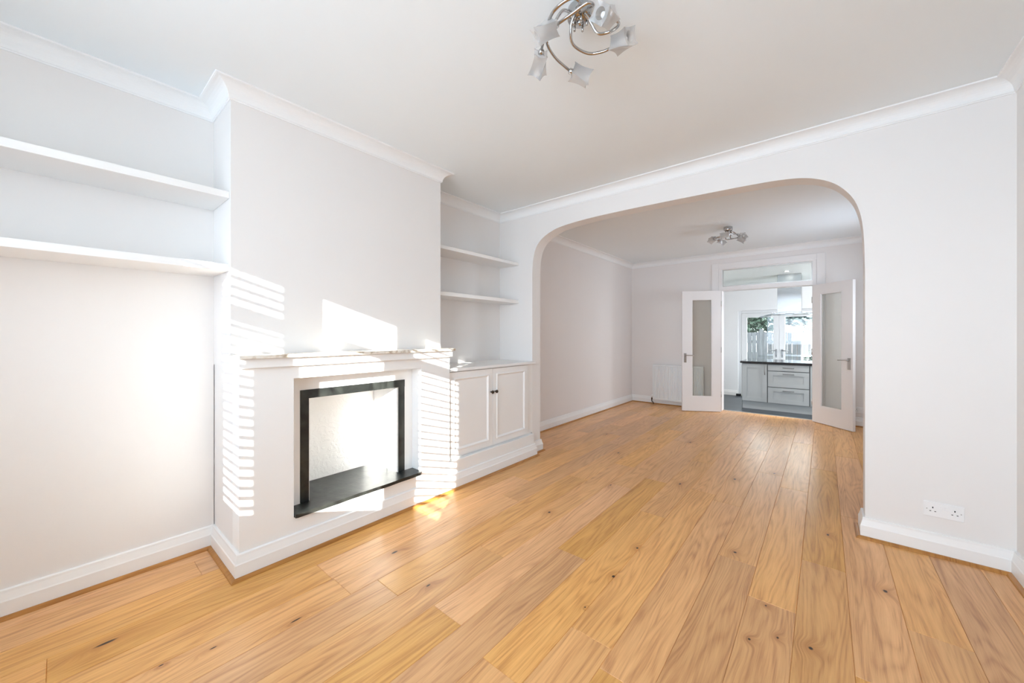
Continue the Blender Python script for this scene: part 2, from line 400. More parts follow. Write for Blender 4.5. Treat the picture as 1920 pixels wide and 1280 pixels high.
class MB:
    """collects shapes into one mesh"""
    def __init__(s): s.bm = bmesh.new()
    def box(s, x0, x1, y0, y1, z0, z1, bevel=0.0, seg=2):
        b = bmesh.new()
        vs = [b.verts.new((x, y, z)) for z in (z0, z1) for y in (y0, y1) for x in (x0, x1)]
        for f in ((0, 2, 3, 1), (4, 5, 7, 6), (0, 1, 5, 4), (2, 6, 7, 3), (0, 4, 6, 2), (1, 3, 7, 5)):
            b.faces.new([vs[i] for i in f])
        if bevel > 0:
            bmesh.ops.bevel(b, geom=list(b.edges), offset=bevel, segments=seg, affect='EDGES', profile=0.5)
        s.merge(b); return s
    def merge(s, b, mtx=None):
        me = bpy.data.meshes.new('tmp'); b.to_mesh(me); b.free()
        if mtx is not None: me.transform(mtx)
        s.bm.from_mesh(me); bpy.data.meshes.remove(me)
    def lathe(s, prof, seg=32, mtx=None):
        b = bmesh.new(); rings = []
        for r, z in prof:
            rings.append([b.verts.new((r * math.cos(2 * math.pi * i / seg), r * math.sin(2 * math.pi * i / seg), z)) for i in range(seg)])
        for a, c in zip(rings, rings[1:]):
            for i in range(seg):
                j = (i + 1) % seg
                b.faces.new((a[i], a[j], c[j], c[i]))
        b.faces.new(list(reversed(rings[0]))); b.faces.new(rings[-1])
        for f in b.faces: f.smooth = True
        s.merge(b, mtx); return s
    def tube(s, pts, r, seg=12, flat=1.0):
        """round tube through 3-D points (smoothed)"""
        P = smooth_path([Vector(q) for q in pts], 6) if len(pts) > 2 else [Vector(q) for q in pts]
        b = bmesh.new(); rings = []; up = Vector((0, 0, 1)); prev = None
        for i, q in enumerate(P):
            t = (P[min(i + 1, len(P) - 1)] - P[max(i - 1, 0)]).normalized()
            if prev is None:
                a = t.cross(up)
                if a.length < 1e-3: a = t.cross(Vector((1, 0, 0)))
                a.normalize()
            else:
                a = (prev - t * prev.dot(t)).normalized()
            c = t.cross(a).normalized(); prev = a
            rings.append([b.verts.new(q + a * r * math.cos(2 * math.pi * k / seg) + c * r * flat * math.sin(2 * math.pi * k / seg)) for k in range(seg)])
        for u, v in zip(rings, rings[1:]):
            for i in range(seg):
                j = (i + 1) % seg; b.faces.new((u[i], u[j], v[j], v[i]))
        b.faces.new(list(reversed(rings[0]))); b.faces.new(rings[-1])
        for f in b.faces: f.smooth = True
        s.merge(b); return s
    def prism(s, pts, axis, a, b_):
        """extrude a closed 2-D outline along axis ('x','y','z') between a and b_"""
        b = bmesh.new()
        def mk(p, h):
            if axis == 'x': return (h, p[0], p[1])
            if axis == 'y': return (p[0], h, p[1])
            return (p[0], p[1], h)
        v0 = [b.verts.new(mk(q, a)) for q in pts]; v1 = [b.verts.new(mk(q, b_)) for q in pts]
        b.faces.new(v0); b.faces.new(list(reversed(v1)))
        n = len(pts)
        for i in range(n):
            j = (i + 1) % n; b.faces.new((v0[i], v1[i], v1[j], v0[j]))
        bmesh.ops.recalc_face_normals(b, faces=list(b.faces))
        s.merge(b); return s
    def sweep(s, path, prof, closed=False, smooth=False):
        """profile (offset to the left of travel, z) swept with mitred corners"""
        b = bmesh.new(); n = len(path); rings = []
        P = [Vector(q) for q in path]
        for i in range(n):
            d1 = (P[i] - P[i - 1]).normalized() if (i > 0 or closed) else None
            d2 = (P[(i + 1) % n] - P[i]).normalized() if (i < n - 1 or closed) else None
            n1 = Vector((-d1.y, d1.x)) if d1 is not None else None
            n2 = Vector((-d2.y, d2.x)) if d2 is not None else None
            if n1 is None: mi = n2
            elif n2 is None: mi = n1
            else: mi = (n1 + n2) / max(1e-6, 1 + n1.dot(n2))
            rings.append([b.verts.new((P[i].x + mi.x * o, P[i].y + mi.y * o, z)) for o, z in prof])
        m_ = len(prof)
        for i in range(n if closed else n - 1):
            A, B = rings[i], rings[(i + 1) % n]
            for k in range(m_):
                l = (k + 1) % m_
                f = b.faces.new((A[k], A[l], B[l], B[k])); f.smooth = smooth
        if not closed:
            b.faces.new(rings[0]); b.faces.new(list(reversed(rings[-1])))
        bmesh.ops.recalc_face_normals(b, faces=list(b.faces))
        s.merge(b); return s
    def build(s, name, m=None, parent=None, origin=None):
        me = bpy.data.meshes.new(name)
        if origin is not None:
            bmesh.ops.translate(s.bm, verts=list(s.bm.verts), vec=[-q for q in origin])
        s.bm.to_mesh(me); s.bm.free()
        o = new_obj(name, me, m, parent)
        if origin is not None: o.location = origin
        return o

def smooth_path(P, k):
    out = []
    for i in range(len(P) - 1):
        p0 = P[max(i - 1, 0)]; p1 = P[i]; p2 = P[i + 1]; p3 = P[min(i + 2, len(P) - 1)]
        for j in range(k):
            t = j / k
            out.append(0.5 * ((2 * p1) + (-p0 + p2) * t + (2 * p0 - 5 * p1 + 4 * p2 - p3) * t * t + (-p0 + 3 * p1 - 3 * p2 + p3) * t ** 3))
    out.append(P[-1])
    return out

def struct(o):
    o['kind'] = 'structure'; return o

def thing(name, label, cat, loc=(0, 0, 0), group=None, rz=0.0):
    o = bpy.data.objects.new(name, None); C.objects.link(o)
    o.empty_display_size = 0.1
    o.location = loc; o.rotation_euler = (0, 0, rz)
    tag(o, label, cat, group); return o

def tag(o, label, cat, group=None):
    o['label'] = label; o['category'] = cat
    if group: o['group'] = group
    return o

def holed(x0, x1, z0, z1, holes):
    """rectangles that fill [x0,x1]x[z0,z1] minus the holes"""
    xs = sorted({x0, x1, *[h[0] for h in holes], *[h[1] for h in holes]})
    out = []
    for a, b in zip(xs, xs[1:]):
        hz = sorted([(h[2], h[3]) for h in holes if h[0] <= a + 1e-6 and h[1] >= b - 1e-6])
        z = z0
        for (p, q) in hz:
            if p > z + 1e-6: out.append((a, b, z, p))
            z = q
        if z < z1 - 1e-6: out.append((a, b, z, z1))
    return out

def local(parent, o, loc=None):
    o.parent = parent
    if loc is not None: o.location = loc
    return o

# ================================================================= THE SETTING
# oak floor: one mesh, each board its own face island with a fine V-joint
def oak_floor():
    rnd = random.Random(11)
    b = bmesh.new()
    lay = b.faces.layers.float.new('plank')
    pitch, off = 0.192, -0.10
    fixed = {-6: 1.947, -5: 2.75, -2: 2.50, -1: 2.20, -4: 1.46, -11: 0.93, -9: 1.08, 1: 3.6, -3: 3.3, -7: 3.1, -8: 0.2, -10: 2.3, 2: 2.4, 0: 1.0}
    L = 1.95; g = 0.0018; dz = 0.0028
    i0, i1 = -16, 5
    for i in range(i0, i1):
        xa, xb = off + i * pitch, off + (i + 1) * pitch
        y = fixed.get(i, rnd.uniform(-1, 1))
        while y > YF0: y -= L * rnd.choice([1.0, 0.92, 1.0])
        ys = [y]
        y0 = fixed.get(i, ys[0] + rnd.uniform(0, 1))
        ys = [y0]
        while ys[0] > YF0 - 0.1: ys.insert(0, ys[0] - L * rnd.choice([1.0, 0.85, 0.7]))
        while ys[-1] < YF2 - 0.02: ys.append(ys[-1] + L * rnd.choice([1.0, 0.9, 0.75]))
        for ya, yb in zip(ys, ys[1:]):
            ya2, yb2 = max(ya, YF0), min(yb, YF2 - 0.03)
            if yb2 - ya2 < 0.02: continue
            xa2, xb2 = max(xa, -3.0), min(xb, 0.85)
            if xb2 - xa2 < 0.01: continue
            v = rnd.random()
            o = [(xa2, ya2), (xb2, ya2), (xb2, yb2), (xa2, yb2)]
            n = [(xa2 + g, ya2 + g), (xb2 - g, ya2 + g), (xb2 - g, yb2 - g), (xa2 + g, yb2 - g)]
            vo = [b.verts.new((p[0], p[1], -dz)) for p in o]; vi = [b.verts.new((p[0], p[1], 0)) for p in n]
            f = b.faces.new(vi); f[lay] = v
            for k in range(4):
                q = (k + 1) % 4
                f = b.faces.new((vo[k], vo[q], vi[q], vi[k])); f[lay] = v
    # underside slab
    vs = [b.verts.new(p) for p in ((-3.0, YF0, -0.0035), (0.85, YF0, -0.0035), (0.85, YF2 - 0.03, -0.0035), (-3.0, YF2 - 0.03, -0.0035))]
    f = b.faces.new(vs); f[lay] = 0.3
    me = bpy.data.meshes.new('floor'); b.to_mesh(me); b.free()
    return struct(new_obj('floor', me, M['oak']))
oak_floor()
struct(MB().box(-3.1, XKR + 0.1, YF2 - 0.03, YK + 0.05, ZK - 0.05, ZK).build('floor_kitchen', M['tiles']))
struct(MB().box(-3.05, XR + 0.05, YF0 - 0.05, YF2 - 0.03, -0.13, -0.004).build('floor_base', M['hole']))
struct(MB().box(-1.36, -0.12, YF2 - 0.05, YF2 - 0.005, -0.10, 0.006, 0.003).build('trim_threshold', M['handle']))

struct(MB().box(-3.15, XR + 0.15, YF0 - 0.15, YF2, ZC, ZC + 0.12).build('ceiling', M['ceiling']))
struct(MB().box(-3.15, XKR + 0.15, YF2, YK + 0.15, ZKC, ZKC + 0.12).build('ceiling_kitchen', M['kwall']))

# left wall: recess, behind the chimney breast, alcove and far room
w = MB()
w.box(-3.10, XL, YF0, YB0, 0, ZC)
w.box(-3.10, XL2, YB0, YA2 - .07, 0, ZC)
struct(w.build('wall_left', M['wall']))
struct(MB().box(-3.10, XL2, YA2 - .07, YF, 0, ZC).build('wall_dining', M['wall_light_tint']))

# chimney breast with a firebox
w = MB()
w.box(XL2, XB, YB0, YB1, 1.12, ZC)
XFR = -2.531
w.box(XL2, XFR, YB0 + .004, 0.99, 0, 1.12); w.box(XL2, XFR, 1.70, YB1 - 0.017, 0, 1.12)
w.box(XL2, XFR, 0.99, 1.70, 0, 0.222); w.box(XL2, XFR, 0.99, 1.70, 1.02, 1.12)
w.box(XFR - .001, XFR, 0.0 + 0.87, 0.972, 0.24, 1.05)
struct(w.build('wall_chimney', M['wall']))

# arch wall
arch = [(-2.465, 0), (-2.465, 1.85), (-2.463, 2.02), (-2.448, 2.16), (-2.408, 2.265), (-2.335, 2.34), (-2.22, 2.395), (-2.08, 2.428),
        (-1.80, 2.447), (-1.40, 2.450), (-0.90, 2.442), (-0.45, 2.430), (-0.22, 2.416), (-0.08, 2.388), (0.03, 2.335),
        (0.105, 2.262), (0.158, 2.17), (0.188, 2.05), (0.200, 1.90), (0.2038, 1.70), (0.2038, 0)]
A0 = [Vector((x, z, 0)) for x, z in arch]
mid = smooth_path(A0[1:-1], 6)
pts = [(-2.942, 0), (-2.942, ZC), (XR, ZC), (XR, 0), (0.2038, 0)] + [(v.x, v.y) for v in reversed(mid)] + [(-2.465, 0)]
wo = MB().prism(pts, 'y', YA, YA2).build('wall_arch', M['wall'])
struct(wo)

w = MB()
for a, b, c, d in holed(YF0, YF, 0, ZC, [(5.45, 6.25, 1.2, 2.1)]): w.box(XR, XR + 0.12, a, b, c, d)
struct(w.build('wall_right', M['wall']))

# front wall with the window the sun comes through
WX0, WX1, WZ0, WZ1 = -1.25, 0.325, 0.94, 2.45
w = MB()
for a, b, c, d in holed(-3.10, XR + 0.12, 0, ZC, [(WX0, WX1, WZ0, WZ1)]): w.box(a, b, YF0 - 0.25, YF0, c, d)
struct(w.build('wall_front', M['wall']))

# far wall with the glazed double door opening
DX0, DX1 = -1.395, -0.085
w = MB()
for a, b, c, d in holed(-2.95, XR + 0.12, 0, ZC, [(DX0, DX1, 0, 2.45)]): w.box(a, b, YF, YF2, c, d)
struct(w.build('wall_far', M['wall_light_tint']))
# kitchen face of the same wall, side walls and garden wall
w = MB(); w.box(XR + 0.12, XKR + 0.1, YF2 - 0.1, YF2, ZK, ZKC); w.box(-3.10, XR + 0.12, YF2 - 0.03, YF2, ZK, -0.002)
struct(w.build('wall_kitchen_inner', M['kwall']))
struct(MB().box(-3.10, -2.95, YF2, YK + 0.1, ZK, ZKC).build('wall_kitchen_left', M['kwall']))
w = MB()
for a, b, c, d in holed(YF2, YK, ZK, ZKC, [(8.2, 9.8, 0.95, 2.05)]): w.box(XKR, XKR + 0.1, a, b, c, d)
struct(w.build('wall_kitchen_right', M['kwall']))
PX0, PX1, PZ1 = -1.571, 0.03, 1.881
w = MB()
for a, b, c, d in holed(-3.10, XKR + 0.1, ZK, ZKC, [(PX0, PX1, ZK, PZ1)]): w.box(a, b, YK, YK + 0.28, c, d)
struct(w.build('wall_kitchen_garden', M['kwall']))

# coved cornices
def cove():
    pr = [(0, ZC), (0.0, ZCB), (0.006, ZCB), (0.008, ZCB + 0.006)]
    r = 0.068
    for k in range(9):
        t = k / 8 * math.pi / 2
        pr.append((0.012 + r * (1 - math.cos(t)), ZCB + 0.008 + r * math.sin(t)))
    pr += [(0.082, ZC - 0.008), (0.086, ZC - 0.007), (0.087, ZC)]
    return pr
near = [(XL, YF0), (XR, YF0), (XR, YA), (XL2, YA), (XL2, YB1), (XB, YB1), (XB, YB0), (XL, YB0)]
far = [(XL2, YA2), (XR, YA2), (XR, YF), (XL2, YF)]
struct(MB().sweep(near, cove(), True).build('trim_1', M['cornice']))
struct(MB().sweep(far, cove(), True).build('trim_2', M['cornice']))

# skirting boards and the oak beading in front of them
skirt = [(0, 0), (0.024, 0), (0.024, 0.080), (0.021, 0.086), (0.0135, 0.116), (0.0125, 0.127), (0.009, 0.131), (0, 0.131)]
PE = 3.280
right_path = [(XL + 0.03, YF0), (XR, YF0), (XR, YA), (XJR, YA), (XJR, YA2), (XR, YA2), (XR, YF), (0.019, YF)]
left_path = [(-1.502, YF), (XL2, YF), (XL2, YA2), (XJL, YA2), (XJL, PE), (XS, PE), (XS, YS0), (XL, YS0), (XL, YF0 + 0.03)]
struct(MB().sweep(right_path, skirt).build('baseboard_right', M['trim']))
struct(MB().sweep(left_path, skirt).build('baseboard_left', M['trim']))
bead = [(0.0242, 0.0002)] + [(0.0242 + 0.021 * math.sin(t * math.pi / 12), 0.0002 + 0.016 * math.cos(t * math.pi / 12)) for t in range(7)]
struct(MB().sweep(right_path, bead).build('trim_3', M['oakbead']))
struct(MB().sweep(left_path, bead).build('trim_4', M['oakbead']))
kp = [(PX0 - 0.01, YK), (-2.95, YK), (-2.95, YF2 + .02)]
ks = [(o, z * 0.9 + ZK) for o, z in skirt]
struct(MB().sweep(kp, ks).build('baseboard_kitchen', M['trim']))

# unseen wall added outside to keep the sun off the right-hand door
struct(MB().box(3.3, 3.6, 1.2, 8.0, -0.4, 5.5).build('wall_sun_block', paint('sun_block_render', (0.62, 0.58, 0.54), 0.8, 0.05, 30)))

# ---- front window (behind the viewer): frame, panes, blinds
win = bpy.data.objects.new('window_1', None); C.objects.link(win); struct(win)
fr = MB()
P1, P2, P3 = (-1.188, -0.800), (-0.672, -0.245), (-0.087, 0.258)
y0, y1 = YF0 - 0.13, YF0 - 0.06
for a, b in ((WX0, P1[0]), (P1[1], P2[0]), (P2[1], P3[0]), (P3[1], WX1)): fr.box(a, b, y0, y1, WZ0 + .05, WZ1 - .05, 0.004)
fr.box(WX0, WX1, y0 - 0.001, y1 + 0.001, WZ0, 1.01, 0.004); fr.box(WX0, WX1, y0 - 0.001, y1 + 0.001, 2.385, WZ1, 0.004)
fr.box(WX0, WX1, y0 + 0.002, y1 - 0.002, 2.075, 2.14, 0.004)
fr.box(WX0 - 0.03, WX1 + 0.03, YF0 - 0.06, YF0 + 0.05, 0.91, 0.938, 0.004)
fr.build('window_frame', M['trim'], win)
pn = MB()
for a, b in (P1, P2, P3): pn.box(a - .005, b + .005, YF0 - 0.098, YF0 - 0.094, 1.0, 2.39)
pn.build('pane', M['glass'], win)
def blind(x0, x1, z0, z1, tilt, cord):
    b = MB(); z = z1 - 0.03
    while z > z0:
        bb = bmesh.new()
        wv, t = 0.025, 0.0012
        vs = [bb.verts.new((x, y, zz)) for x in (x0, x1) for (y, zz) in ((-wv, -t), (wv, -t), (wv, t), (0, t + .0022), (-wv, t))]
        n = 5
        bb.faces.new(vs[:n]); bb.faces.new(list(reversed(vs[n:])))
        for i in range(n):
            j = (i + 1) % n; bb.faces.new((vs[i], vs[n + i], vs[n + j], vs[j]))
        bmesh.ops.recalc_face_normals(bb, faces=list(bb.faces))
        b.merge(bb, Matrix.Translation((0, YF0 - 0.028, z)) @ Matrix.Rotation(tilt, 4, 'X'))
        z -= 0.0548
    b.box(x0, x1, YF0 - 0.055, YF0 - 0.005, z1 - 0.02, z1 + 0.03)
    if cord:
        for dy in (-.026, .026): b.box(cord - 0.003, cord + 0.003, YF0 - 0.029 + dy, YF0 - 0.027 + dy, z0, z1)
    return b
blind(-1.245, -0.76, 0.985, 2.38, R(10), -1.005).build('blind', M['plastic'], win)
blind(-0.17, 0.32, 0.985, 2.38, R(2.5), 0.076).build('blind', M['plastic'], win)
b = MB(); b.box(-0.75, -0.18, YF0 - 0.055, YF0 - 0.005, 2.39, 2.43)
b.box(-0.442, -0.437, YF0 - 0.03, YF0 - 0.027, 1.0, 2.36)
b.build('blind', M['plastic'], win)

# ================================================================= FIREPLACE
fp = thing('fireplace', 'white plaster fireplace with black slate surround and hearth under a cream marble mantel', 'fireplace', (XS, 1.35, 0))
def fpb(mb, name, m): return mb.build(name, m, fp, None)
def fix(o):   # children built in world coordinates under an Empty that is not at the origin
    o.matrix_parent_inverse = Matrix.Translation(-Vector(o.parent.location)); return o
sr = MB()
for a, b, c, d in holed(YS0, YS1, 0, 1.120, [(0.885, 1.799, 0.222, 1.045)]): sr.box(XFR + .0005, XS, a, b, c, d)
o = fix(fpb(sr, 'surround', M['trim'])); o['label'] = 'white painted plaster surround'
lin = MB()
lin.box(-2.90, -2.868, 0.99, 1.70, 0.245, 1.018)                 # back
lin.box(-2.87, XFR + .0004, 1.664, 1.699, 0.245, 1.018)           # right cheek
lin.box(-2.87, XFR + .0004, 0.991, 1.02, 0.245, 1.018)            # left cheek
lin.box(-2.87, -2.58, 1.02, 1.664, 0.985, 1.018)
o = fix(fpb(lin, 'firebox_lining', M['plaster'])); o['label'] = 'rough white rendered inside of the firebox'
# white plaster margin around the slate frame
mg = MB()
for a, b, c, d in holed(0.8855, 1.7985, 0.2225, 1.0445, [(0.965, 1.724, 0.2225, 0.953)]): mg.box(XFR + .0006, XFR + .004, a, b, c, d)
fix(fpb(mg, 'margin', M['trim']))
fix(fpb(MB().box(-2.590, -2.524, 0.963, 1.016, 0.2455, 0.953, 0.002), 'slate_jamb', M['slate']))
fix(fpb(MB().box(-2.590, -2.524, 1.672, 1.726, 0.2455, 0.953, 0.002), 'slate_jamb', M['slate']))
fix(fpb(MB().box(-2.588, -2.522, 0.963, 1.726, 0.899, 0.955, 0.002), 'slate_lintel', M['slate']))
# hearth slab with rounded right corner and chipped front edge
rh = random.Random(4)
out = [(-2.868, 1.0), (-2.868, 1.665), (-2.53, 1.665), (-2.53, 1.798), (-2.415, 1.798), (-2.400, 1.792), (-2.392, 1.778)]
for k in range(22):
    y = 1.76 - (1.76 - 0.90) * k / 21
    out.append((-2.388 + rh.uniform(-.0025, .0025), y))
out += [(-2.392, 0.888), (-2.53, 0.888), (-2.53, 1.0)]
hs = MB().prism(out, 'z', 0.2225, 0.245)
o = fix(fpb(hs, 'hearth', M['slate'])); o['label'] = 'dark slate hearth slab with chipped front edge'
o = fix(fpb(MB().box(XB + .001, -2.350, 0.602, 2.100, 1.1725, 1.192, 0.0025), 'mantel_shelf', M['marble'])); o['label'] = 'thin cream marble slab with brown veins'
fix(fpb(MB().box(XB + .001, -2.380, 0.606, 2.092, 1.1205, 1.172, 0.002), 'mantel_board', M['trim']))

# ================================================================= ALCOVE CABINET
cab = thing('alcove_cabinet', 'low white built-in cupboard with two panelled doors between chimney breast and arch', 'cabinet', (XS, 2.7, 0))
bd = MB()
CY0, CY1 = 2.1045, 3.268
bd.box(XL2 + .002, -2.463, CY0, 3.3160, 0.236, 0.990)
o = fix(bd.build('body', M['trim'], cab))
pl = MB(); pl.box(XL2 + .002, XS - .0005, YS1 + .001, PE - .001, 0.0, 0.236, 0.003)
o = fix(pl.build('plinth', M['trim'], cab))
o = fix(MB().box(XL2 + .002, -2.418, CY0, 3.3165, 0.991, 1.016, 0.003).build('cabinet_top', M['trim'], cab))
def panel_door(y0, y1, z0, z1, xf, parent, st=0.055):
    d = MB(); x0 = -2.4625
    for a, b, c, e in holed(y0, y1, z0, z1, [(y0 + st, y1 - st, z0 + st, z1 - st)]): d.box(x0, xf, a, b, c, e)
    d.box(x0, xf - 0.007, y0 + st, y1 - st, z0 + st, z1 - st)
    path = [(y0 + st, z0 + st), (y1 - st, z0 + st), (y1 - st, z1 - st), (y0 + st, z1 - st)]
    # raised bead around the panel
    bm = bmesh.new(); rings = []
    prof = [(-0.004, 0), (-0.004, 0.004), (0.0, 0.007), (0.006, 0.007), (0.012, 0.002), (0.018, -0.007)]
    cy, cz = (y0 + y1) / 2, (z0 + z1) / 2
    for (y, z) in path:
        sy = 1 if y < cy else -1; sz = 1 if z < cz else -1
        rings.append([bm.verts.new((xf + h, y + sy * o_, z + sz * o_)) for o_, h in prof])
    for i in range(4):
        A, B = rings[i], rings[(i + 1) % 4]
        for k in range(len(prof) - 1): bm.faces.new((A[k], A[k + 1], B[k + 1], B[k]))
    bmesh.ops.recalc_face_normals(bm, faces=list(bm.faces))
    d.merge(bm)
    o = fix(d.build('door', M['trim'], parent)); return o
DLo = panel_door(2.106, 2.649, 0.252, 0.982, -2.441, cab)
DRo = panel_door(2.655, 3.205, 0.252, 0.982, -2.441, cab)
def knob(y, z, par):
    k = MB().lathe([(0.006, 0), (0.006, 0.012), (0.009, 0.016), (0.0155, 0.022), (0.0165, 0.028), (0.013, 0.033), (0.004, 0.035)], 20,
                   Matrix.Translation((-2.4405, y, z)) @ Matrix.Rotation(R(90), 4, 'Y'))
    o = k.build('knob', M['bronze'], par); o['label'] = 'small dark bronze knob'
    o.matrix_parent_inverse = par.matrix_parent_inverse.copy()
    return o
for y, par in ((2.624, DLo), (2.682, DRo)):
    o = knob(y, 0.762, par)
    o.matrix_parent_inverse = Matrix.Identity(4)
    # parent door mesh already sits in world coordinates; keep the knob in the same frame

# ================================================================= SHELVES
def shelf(x0, x1, y0, y1, z0, z1, label, group):
    o = MB().box(x0, x1, y0, y1, z0, z1, 0.002).build('wall_shelf', M['trim'])
    return tag(o, label, 'shelf', group)
shelf(XL + .001, -2.572, YF0 + .3, YB0 - .001, 2.070, 2.108, 'long white shelf left of the chimney breast, upper of two', 'long shelves left of the chimney breast')
shelf(XL + .001, -2.572, YF0 + .3, YB0 - .001, 1.662, 1.700, 'long white shelf left of the chimney breast, lower of two', 'long shelves left of the chimney breast')
shelf(XL2 + .001, -2.655, YB1 + .001, YA - .001, 2.086, 2.118, 'short white alcove shelf above the cupboard, upper of two', 'shelves in the alcove')
shelf(XL2 + .001, -2.655, YB1 + .001, YA - .001, 1.662, 1.697, 'short white alcove shelf above the cupboard, lower of two', 'shelves in the alcove')

# ================================================================= SOCKETS
def double_socket(name, loc, label, w=0.160, hgt=0.087):
    """faces -Y; origin at the back centre"""
    t = thing(name, label, 'socket', loc)
    o = MB().box(-w / 2, w / 2, -0.009, 0, -hgt / 2, hgt / 2, 0.0035, 3).build('faceplate', M['plastic'], t)
    for s in (-1, 1):
        cx = s * w * 0.27
        h = MB()
        h.box(cx - .0025, cx + .0025, -0.0095, -0.0088, .006, .015)
        h.box(cx - .0135, cx - .0065, -0.0095, -0.0088, -.013, -.009)
        h.box(cx + .0065, cx + .0135, -0.0095, -0.0088, -.013, -.009)
        oo = h.build('socket_holes', M['hole'], t)
        sw = MB().box(s * .010 - .0065, s * .010 + .0065, -0.0125, -0.0085, .004, .026, 0.0015).build('switch', M['plastic'], t)
        MB().lathe([(0.003, 0), (0.003, 0.0006)], 12, Matrix.Translation((s * w * .42, -0.0088, 0)) @ Matrix.Rotation(R(90), 4, 'X')).build('screw_cap', M['handle'], t)
    return t
double_socket('double_socket', (0.540, YA - .0002, 0.269), 'white double wall socket low on the wall right of the arch')
double_socket('double_socket', (0.40, YF - .0002, 0.235), 'white socket on the far wall behind the right glazed door', 0.15)
def single_socket(loc, label):
    t = thing('single_socket', label, 'socket', loc)
    MB().box(-.045, .045, -0.009, 0, -.045, .045, 0.003, 3).build('faceplate', M['plastic'], t)
    h = MB()
    h.box(-.0025, .0025, -0.0095, -0.0088, .006, .015); h.box(-.0135, -.0065, -0.0095, -0.0088, -.013, -.009); h.box(.0065, .0135, -0.0095, -0.0088, -.013, -.009)
    h.build('socket_holes', M['hole'], t)
    return t
single_socket((-1.87, YK - .0002, 0.185), 'small white single socket on the kitchen wall left of the patio doors')

# ================================================================= RADIATOR
rad = thing('radiator', 'white panel radiator under no window, on the far wall left of the glazed doors', 'radiator', (-2.06, YF, 0.08))
rad['label'] = 'white ribbed panel radiator on the far wall, partly behind the left glazed door'
rx0, rx1, rz0, rz1 = -2.498, -1.620, 0.085, 0.748
yf = YF - 0.092
prf = [(rx0, yf + .045), (rx0, yf)]
x = rx0 + 0.035
while x < rx1 - 0.035:
    prf += [(x, yf), (x + .006, yf + .007), (x + .019, yf + .007), (x + .025, yf)]
    x += 0.0335
prf += [(rx1, yf), (rx1, yf + .045)]
rb = MB(); rb.prism(prf, 'z', rz0 + .035, rz1 - .03)
rb.box(rx0, rx1, yf - .0005, yf + .045, rz1 - .03, rz1 - .0, 0.003); rb.box(rx0, rx1, yf - .0005, yf + .045, rz0, rz0 + .035, 0.003)
fix(rb.build('panel', M['radiator'], rad))
for bx in (rx0 + .2, rx1 - .24): fix(MB().box(bx, bx + .04, yf + .045, YF - .0005, 0.2, 0.6).build('bracket', M['radiator'], rad))
vx = rx0 - 0.022
v = MB(); v.lathe([(0.011, 0), (0.012, 0.02), (0.016, 0.024), (0.017, 0.05), (0.013, 0.062), (0.006, 0.064)], 18, Matrix.Translation((vx, yf + .02, 0.118)))
vo_ = fix(v.build('valve_cap', M['plastic'], rad))
v = MB(); v.tube([(vx, yf + .02, 0.120), (vx, yf + .02, 0.075)], 0.012); v.tube([(vx, yf + .02, 0.103), (rx0 + .004, yf + .02, 0.103)], 0.009)
fix(v.build('valve', M['bronze'], rad))
fix(MB().tube([(vx, yf + .02, 0.078), (vx + .002, yf + .02, 0.05), (vx + .02, yf + .02, 0.035), (vx + .03, yf + .02, 0.02), (vx + .03, yf + .02, 0.0)], 0.0085).build('pipe', M['bronze'], rad))

# ================================================================= DOOR FRAME WITH FANLIGHT, TWO GLAZED LEAVES
df = bpy.data.objects.new('door_1', None); C.objects.link(df); struct(df)
f = MB()
AX0, AX1, AZ = -1.502, 0.019, 2.532
# architrave
f.box(AX0, -1.396, YF - .020, YF - .0002, 0, AZ, 0.004); f.box(-0.084, AX1, YF - .020, YF - .0002, 0, AZ, 0.004)
f.box(-1.397, -0.083, YF - .019, YF - .0002, 2.434, AZ - .0005, 0.004)
# lining
f.box(-1.395, -1.348, YF - .012, YF2 + .012, 0, 2.45, 0.003); f.box(-0.133, -0.085, YF - .012, YF2 + .012, 0, 2.45, 0.003)
f.box(-1.349, -0.132, YF - .010, YF2 + .010, 2.425, 2.45, 0.003)
f.box(-1.349, -0.132, YF - .014, YF2 + .014, 2.062, 2.128, 0.003)
f.build('door_frame', M['door'], df)
f = MB()
for a, b, c, d in holed(-1.348, -0.133, 2.128, 2.425, [(-1.330, -0.150, 2.146, 2.409)]): f.box(a, b, YF + .03, YF + .05, c, d)
f.build('fanlight_bead', M['handle'], df)
MB().box(-1.331, -0.149, YF + .038, YF + .042, 2.145, 2.41).build('pane', M['glass'], df)

